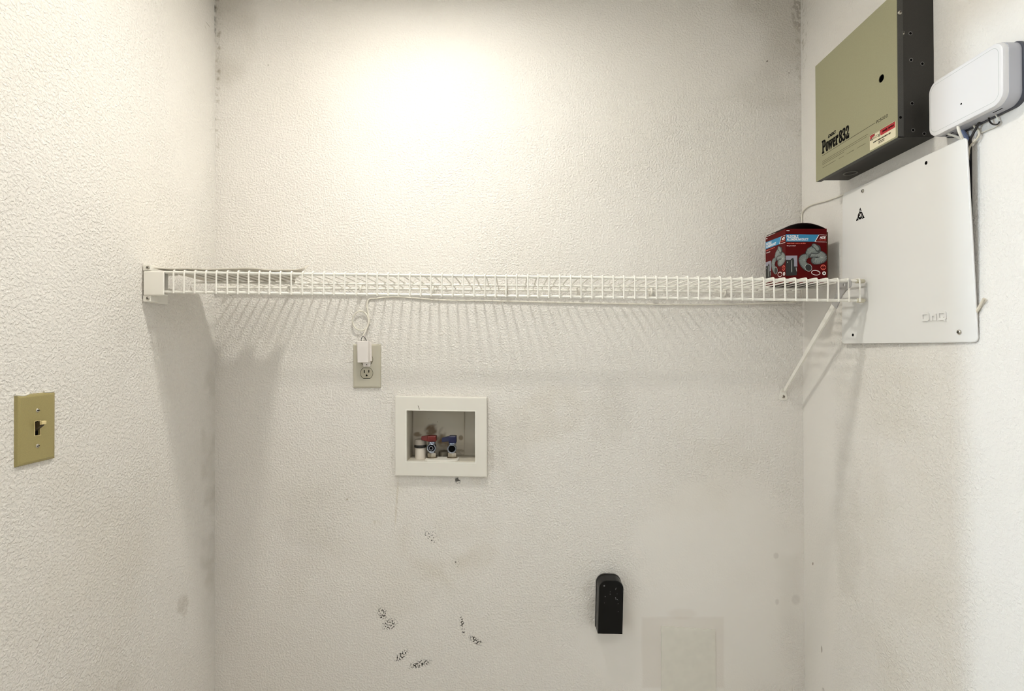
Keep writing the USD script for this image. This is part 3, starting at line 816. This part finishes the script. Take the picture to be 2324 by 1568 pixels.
# ------------------------------------------------------------------ black cover low on the back wall
cv = thing("outlet_cover", "glossy black plastic cover with a rounded top low on the back wall", "outlet cover", (.2705, YB, .5665), "back", turn=-1.6)
cw, chh = .0345, .1485
co = union_all([sbox(-cw, 0, cw, chh - .03), rrect(-cw, .02, cw, chh, .0235, 10)])
obj("shell", plate(co, .046, .0035), black_gloss, cv, smooth=25)
obj("base_collar", plate(co.buffer(.0012), .006, .001), rubber, cv, smooth=25)
marks = union_all([affinity.rotate(affinity.scale(Point(x, y).buffer(r), sx, 1), a) for x, y, r, sx, a in
                   [(-.020, .134, .0022, 1.0, 30), (.0125, .127, .0032, .25, -12), (-.003, .1115, .0013, .8, 0), (-.0165, .1045, .0013, .9, 20), (.0165, .113, .0008, 1, 0), (.0125, .1015, .0022, .5, 20), (.0175, .097, .003, .22, 40), (.0135, .098, .0012, 1, 0), (.0205, .064, .0008, 1, 0), (.020, .085, .0006, 3, 0), (-.0185, .087, .0006, 1.5, 30), (-.003, .118, .0009, 1, 0)]])
obj("scratch_glints", ext(marks, .0001, .0460), M("scratch_glint_grey", (104, 104, 108), .5), cv, smooth=False, label="painted reflections and small pale scratches")  # pale specks: scratches, and reflections painted as grey spots

# ------------------------------------------------------------------ alarm control cabinet on the right wall (origin at its far lower corner; x towards the camera)
AY, AZ, AW, AH, AD = 1.316, 1.774, .2785, .289, .0760
al = thing("alarm_cabinet", "olive-doored black metal alarm control cabinet high on the right wall", "alarm panel", (XR, AY, AZ), "right")
lipd = .0125
knock = Point(.2345, .1385).buffer(.0078, quad_segs=12)
front = ext(sbox(0, 0, AW, AH).difference(knock), .0012, AD - .0012)
door = obj("door", front, olive, al, smooth=False, label="olive painted cabinet door")
rim_lit_black = M("cabinet_rim_lit_black", (64, 63, 60), .5, grain=.15, grain_scale=700)  # lighter than the body: shading at the rim's step put into colour
obj("door_rim", cat([bx((AW - .0012, 0, AD - lipd), (AW, AH, AD - .0012)), bx((0, 0, AD - lipd), (.0012, AH, AD - .0012)), bx((0, 0, AD - lipd), (AW, .0012, AD - .0012)), bx((0, AH - .0012, AD - lipd), (AW, AH, AD - .0012))]), rim_lit_black, al, smooth=False, label="black folded rim of the door")
side_holes = [(AD - .0302, 1.9814), (AD - .0312, 1.9288), (AD - .0533, 1.9212), (AD - .0324, 1.8427), (AD - .0340, 1.7896), (AD - .0560, 1.7825)]
bm = cut(bx((.006, .0018, 0), (AW - .0042, AH - .002, AD - .004)), bx((.008, .004, .002), (AW - .0055, AH - .004, AD)))
bodyp = obj("body", bm, cabinet_black, al, smooth=False)
inner = []
for zz, wz in side_holes:
    c = np.array([AW - .0042, wz - AZ, zz])
    obj("knockout", cyl(c - [.0004, 0, 0], c + [.00025, 0, 0], .0027, 16), black_hole, bodyp, smooth=20)
    rg = lathe([(.0027, 0), (.0037, 0), (.0037, .0004), (.0027, .0004), (.0027, 0)], 18, c, (1, 0, 0))
    inner.append(rg)
obj("knockout_rings", cat(inner), M("ring_grey", (120, 118, 116), .6), bodyp, smooth=20)
c = np.array([AW, 1.8131 - AZ, AD - .0064])
obj("rim_hole", cyl(c - [.0006, 0, 0], c + [.0002, 0, 0], .0026, 16), black_hole, al, smooth=20)
for c, r in ((np.array([AW, 2.0195 - AZ, AD - .0060]), .0040), (np.array([AW - .0042, 1.9817 - AZ, AD - .0150]), .0036)):
    h, s = screw((0, 0, 0), r, .003)
    for m in (h, s):
        m.apply_transform(trimesh.transformations.rotation_matrix(math.pi / 2, [0, 1, 0])); m.apply_translation(c)
    sc = obj("screw", h, steel, al); obj("slot", s, black_hole, sc)
kn = cyl((.055, .0018, .02), (.055, .0006, .02), .017, 24)
obj("bottom_knockout", lathe([(.0125, 0), (.0155, 0), (.0155, .0015), (.0125, .0015), (.0125, 0)], 24, (.062, .0018, .030), (0, -1, 0)), M("knock_grey", (110, 108, 104), .5), bodyp)
obj("hole_depth", cyl((.2345, .1385, AD - .02), (.2345, .1385, AD - .015), .012, 20), black_hole, al, smooth=20, label="dark inside of the door's round hole")
zt = AD
pr = [letters(serif("Power"), .0258, .0588, .0655, .0328, font="NotoSansMath", bold=3), letters(serif("832"), .0932, .0585, .0372, .0300, font="NotoSansMath", bold=3)]
obj("lettering", ext(union_all(pr), .0002, zt), ink, door, smooth=False)
obj("lettering", ext(letters("DSC", .0515, .0885, .029, .0078, bold=6, shear=.28), .0002, zt), ink, door, smooth=False)
obj("lettering", ext(letters("PC5010", .2178, .0522, .0335, .0060, bold=0, shear=.15), .0002, zt), ink, door, smooth=False)
obj("rule", ext(sbox(.0268, .0551, .2150, .0557), .0002, zt), ink, door, smooth=False)
sm = [dashes(.0279, .1925, .0408, .0011, 21), dashes(.027, .1885, .0368, .0011, 22), dashes(.0278, .1128, .0328, .0011, 23), dashes(.0288, .0799, .0248, .0011, 24), dashes(.093, .1107, .0242, .0011, 25), dashes(.1214, .1466, .0242, .0013, 26), dashes(.1575, .1846, .0240, .0011, 27)]
obj("small_print", ext(union_all(sm), .00015, zt), ink_soft, door, smooth=False)
st = obj("sticker", ext(rrect(.1985, .0030, .2740, .0350, .0028), .0002, zt), sticker_cream, door, smooth=False, label="cream and red service sticker")
redp = union_all([Polygon([(.1998, .0338), (.2140, .0338), (.2125, .0300), (.2065, .0285), (.2040, .0262), (.1998, .0258)]), Polygon([(.2305, .0338), (.2728, .0338), (.2728, .0222), (.2320, .0222), (.2305, .0270)])])
obj("red_band", ext(redp, .00015, zt + .0002), sticker_red, st, smooth=False)
car = union_all([Point(.2058, .0243).buffer(.0018).difference(Point(.2058, .0243).buffer(.0008)), Point(.2275, .0243).buffer(.0020).difference(Point(.2275, .0243).buffer(.0009)), LineString([(.2080, .0240), (.2252, .0240)]).buffer(.0003), LineString([(.2020, .0262), (.2065, .0285), (.2105, .0290), (.2125, .0312), (.2150, .0312), (.2150, .0276), (.2285, .0272), (.2300, .0300), (.2302, .0325)]).buffer(.0003),
                 LineString([(.1995, .0338), (.2730, .0338)]).buffer(.0003), LineString([(.2090, .0262), (.2145, .0262)]).buffer(.0003), Polygon([(.1996, .0232), (.2030, .0238), (.2035, .0258), (.1996, .0250)])])
obj("lettering", ext(union_all([car, letters("Quality Service", .2362, .0252, .0325, .0058, bold=3, shear=.25), letters("SAFETY SHIELD SECURITY, INC", .2095, .0145, .0515, .0032, bold=4), dashes(.2240, .2430, .0112, .0014, 31), dashes(.2250, .2420, .0082, .0014, 32)]), .00015, zt + .0004), ink, st, smooth=False)

# ------------------------------------------------------------------ white wireless box beside the cabinet
DY, DZ, DW, DH = 1.0115, 1.7575, .156, .1065
dv_ = thing("wireless_box", "rounded white plastic wireless box mounted beside the black cabinet", "wireless unit", (XR, DY, DZ), "right")
obj("mount_plate", plate(rrect(-.0015, -.0015, DW + .0035, DH, .020, 8), .006, .001), dark_plastic, dv_, smooth=25, label="dark grey mounting plate")
obj("housing", plate(rrect(.0, 0, DW, DH, .020, 10), .0220, .0010, .005), grey_plastic, dv_, smooth=25, label="pale grey housing")
cvr = obj("front_cover", plate(rrect(.0006, .0006, DW - .0006, DH - .0006, .020, 10), .0105, .0048, .0262), cool_plastic, dv_, smooth=25)
gro = rrect(.0075, .0085, DW - .008, DH - .0085, .013, 8)
obj("groove", ext(gro.difference(gro.buffer(-.0006)), .0001, .03665), print_light, cvr, smooth=False, label="thin groove round the cover's face")
obj("sensor_dot", ext(Point(.0755, .0350).buffer(.0016), .0001, .0367), ink, cvr, smooth=20, label="tiny dark indicator dot")
for xa in (.020, .118):
    obj("slot", bx((xa, -.0001, .018), (xa + .018, .0002, .0205)), ink, dv_, smooth=False)

# ------------------------------------------------------------------ structured wiring enclosure under it
EY, EZ = 1.3187, 1.3705
en = thing("media_enclosure", "large white steel wiring enclosure cover with screws on the right wall", "enclosure", (XR, EY, EZ), "right")
cor = {"bl": (0, 0, .0134), "tl": (.0077, .372, .0136), "br": (.3744, -.0014, .0042), "tr": (.3775, .3659, .0240)}
cor = {k: np.array(v) for k, v in cor.items()}


def warp(mesh):
    """Bends a mesh drawn on the unit square (z in metres off the cover's face) to the cover's sprung shape."""
    v = np.array(mesh.vertices); a, b = v[:, 0:1], v[:, 1:2]
    pos = cor["bl"] * (1 - a) * (1 - b) + cor["br"] * a * (1 - b) + cor["tl"] * (1 - a) * b + cor["tr"] * a * b
    pos[:, 2] += v[:, 2]
    mesh.vertices = pos
    return mesh


def fine(mesh, size=.03):
    v, f = trimesh.remesh.subdivide_to_size(mesh.vertices, mesh.faces, size, max_iter=12)
    return trimesh.Trimesh(v, f, process=True)


def uv_of(y, z):                     # wall position to the cover's unit square, near enough on so flat a sheet
    b = (z - EZ) / .369
    a = (EY - y - .0077 * b) / (.3744 + (.3775 - .0077 - .3744) * b)
    return a, b


S_ = .3725
unit = rrect(0, 0, 1, 1, .024, 6)
sheet_m = hull(np.vstack([np.c_[np.array(unit.exterior.coords)[:-1], np.full(len(unit.exterior.coords) - 1, -.003)], np.c_[np.array(unit.exterior.coords)[:-1], np.full(len(unit.exterior.coords) - 1, -.0011)], np.c_[np.array(unit.buffer(-.004).exterior.coords)[:-1], np.zeros(len(unit.buffer(-.004).exterior.coords) - 1)]]))
cover = obj("cover", warp(fine(sheet_m)), cover_white, en, smooth=25)
for y, z, has in ((1.2308, 1.7241, 1), (1.0365, 1.7244, 0), (1.276, 1.3913, 0), (.9798, 1.390, 1)):
    a, b = uv_of(y, z)
    if has:
        r = .0046 if z < 1.5 else .0040
        h, s = screw((0, 0, 0), r, .0032)
        for m in (h, s):
            m.apply_scale([1 / S_, 1 / S_, 1]); m.apply_translation((a, b, 0)); warp(m)
        sc = obj("screw", h, steel, cover); obj("slot", s, black_hole, sc)
    else:
        m = ext(Point(a, b).buffer(.0034 / S_), .0002, 0); obj("screw_hole", warp(m), black_hole, cover, smooth=False)


def sq(c, w, h_, r, t):
    o = rrect(c[0] - w / 2, c[1] - h_ / 2, c[0] + w / 2, c[1] + h_ / 2, r, 4)
    return o.difference(rrect(c[0] - w / 2 + t, c[1] - h_ / 2 + t, c[0] + w / 2 - t, c[1] + h_ / 2 - t, max(r - t, .0005), 4))


t_ = .0044
logo = union_all([sq((.0105, .0095), .021, .019, .005, t_), sbox(.0255, 0, .0255 + t_, .0145), sbox(.0255, .0145 - t_, .0395, .0145), sbox(.0395 - t_, 0, .0395, .0145), sq((.0540, .0095), .021, .019, .005, t_), Polygon([(.0545, .0050), (.0580, .0065), (.0635, -.0025), (.0595, -.0025)])])
a, b = uv_of(1.0650, 1.4140)
lg = ext(logo, .0022, 0); lg.apply_scale([.92 / S_, .92 / S_, 1]); lg.apply_translation((a, b, 0))
obj("embossed_logo", warp(lg), cover_white, cover, smooth=False, label="raised white lettering on the cover")
tri = Polygon([(-.0158, -.0105), (.0158, -.0105), (0, .0175)])
tr = tri.difference(Point(0, -.0012).buffer(.0105).difference(Point(0, -.0012).buffer(.0090))).difference(letters("Q", -.0052, -.0052, .0070, .0092, bold=2)).difference(letters("N", -.0005, -.0052, .0055, .0085, bold=2)).difference(sbox(-.02, .0105, .02, .0115))
a, b = uv_of(1.2424, 1.6712)
tm = ext(tr, .0002, 0); tm.apply_scale([1 / S_, 1 / S_, 1]); tm.apply_translation((a, b, 0))
obj("printed_emblem", warp(tm), ink, cover, smooth=False, label="small black triangular emblem")
ey0, ey1, ez0, ez1 = EN
lx0, lx1, ly0, ly1 = EY - ey1 + .001, EY - ey0 - .001, ez0 - EZ + .001, ez1 - EZ - .001
can = cut(bx((lx0, ly0, -.09), (lx1, ly1, .0015)), bx((lx0 + .0015, ly0 + .0015, -.0885), (lx1 - .0015, ly1 - .0015, .02)))
obj("back_box", can, enclosure_grey, en, smooth=False, label="dark recessed metal box")


# ------------------------------------------------------------------ loose cables by the enclosure (right wall: points as x, y, z of the room)
def cable(label, pts, r, mat, cat_="cable", n=50):
    pts = np.array(pts, float)
    o = np.round(pts[0], 4)
    t = thing("cable", label, cat_, o)
    obj("jacket", tube(curve(pts - o, n), r, 9), mat, t)
    return t


cable("short white cable from the wireless box's far end down behind the white cover", [(.812, .983, 1.7605), (.813, .979, 1.756), (.822, .972, 1.748), (.832, .966, 1.735), (.850, .962, 1.715), (.865, .98, 1.69)], .0021, cord_white)
cable("blue-grey cable dropping from the wireless box behind the white cover", [(.823, .967, 1.7605), (.828, .966, 1.750), (.836, .966, 1.738), (.850, .968, 1.72), (.87, .985, 1.69)], .0048, cord_blue)
cable("white cable curving over the cover's upper near corner", [(.812, .9545, 1.7645), (.806, .9515, 1.7610), (.804, .9480, 1.752), (.808, .9485, 1.742), (.8165, .9525, 1.733), (.829, .9605, 1.722), (.848, .966, 1.705)], .0024, cord_white)
cable("black cable slanting from the wireless box to the cover's near edge", [(.826, .9295, 1.7600), (.826, .9355, 1.7520), (.825, .9440, 1.7400), (.8265, .9530, 1.7280), (.834, .9610, 1.715), (.850, .966, 1.70)], .0020, cord_black)
cable("thin tan cable looping beside the cover's upper near corner", [(.8285, .9440, 1.7600), (.8285, .9400, 1.750), (.8290, .9352, 1.7430), (.8290, .9345, 1.7370), (.8285, .9420, 1.7300), (.8285, .9520, 1.7240), (.834, .9610, 1.712), (.85, .967, 1.69)], .0017, cord_tan)
cable("thin white wire sagging along the wall below the wireless box", [(.8305, .9400, 1.7420), (.8325, .9330, 1.7405), (.8330, .9180, 1.7400), (.8330, .9050, 1.7405), (.8310, .8990, 1.7445), (.8290, .9000, 1.7530), (.8270, .9015, 1.7605)], .0009, cord_white)
cable("short black loop under the wireless box's near end", [(.826, .9125, 1.7610), (.826, .9115, 1.7530), (.8265, .9060, 1.7440), (.8285, .8985, 1.7405), (.830, .8965, 1.7440)], .0012, cord_black)
cable("cut white cable end poking out from the cover's near edge", [(.846, .972, 1.400), (.838, .9595, 1.409), (.8325, .9500, 1.4180), (.8310, .9410, 1.4300), (.8295, .9285, 1.4460)], .0024, cord_tan)
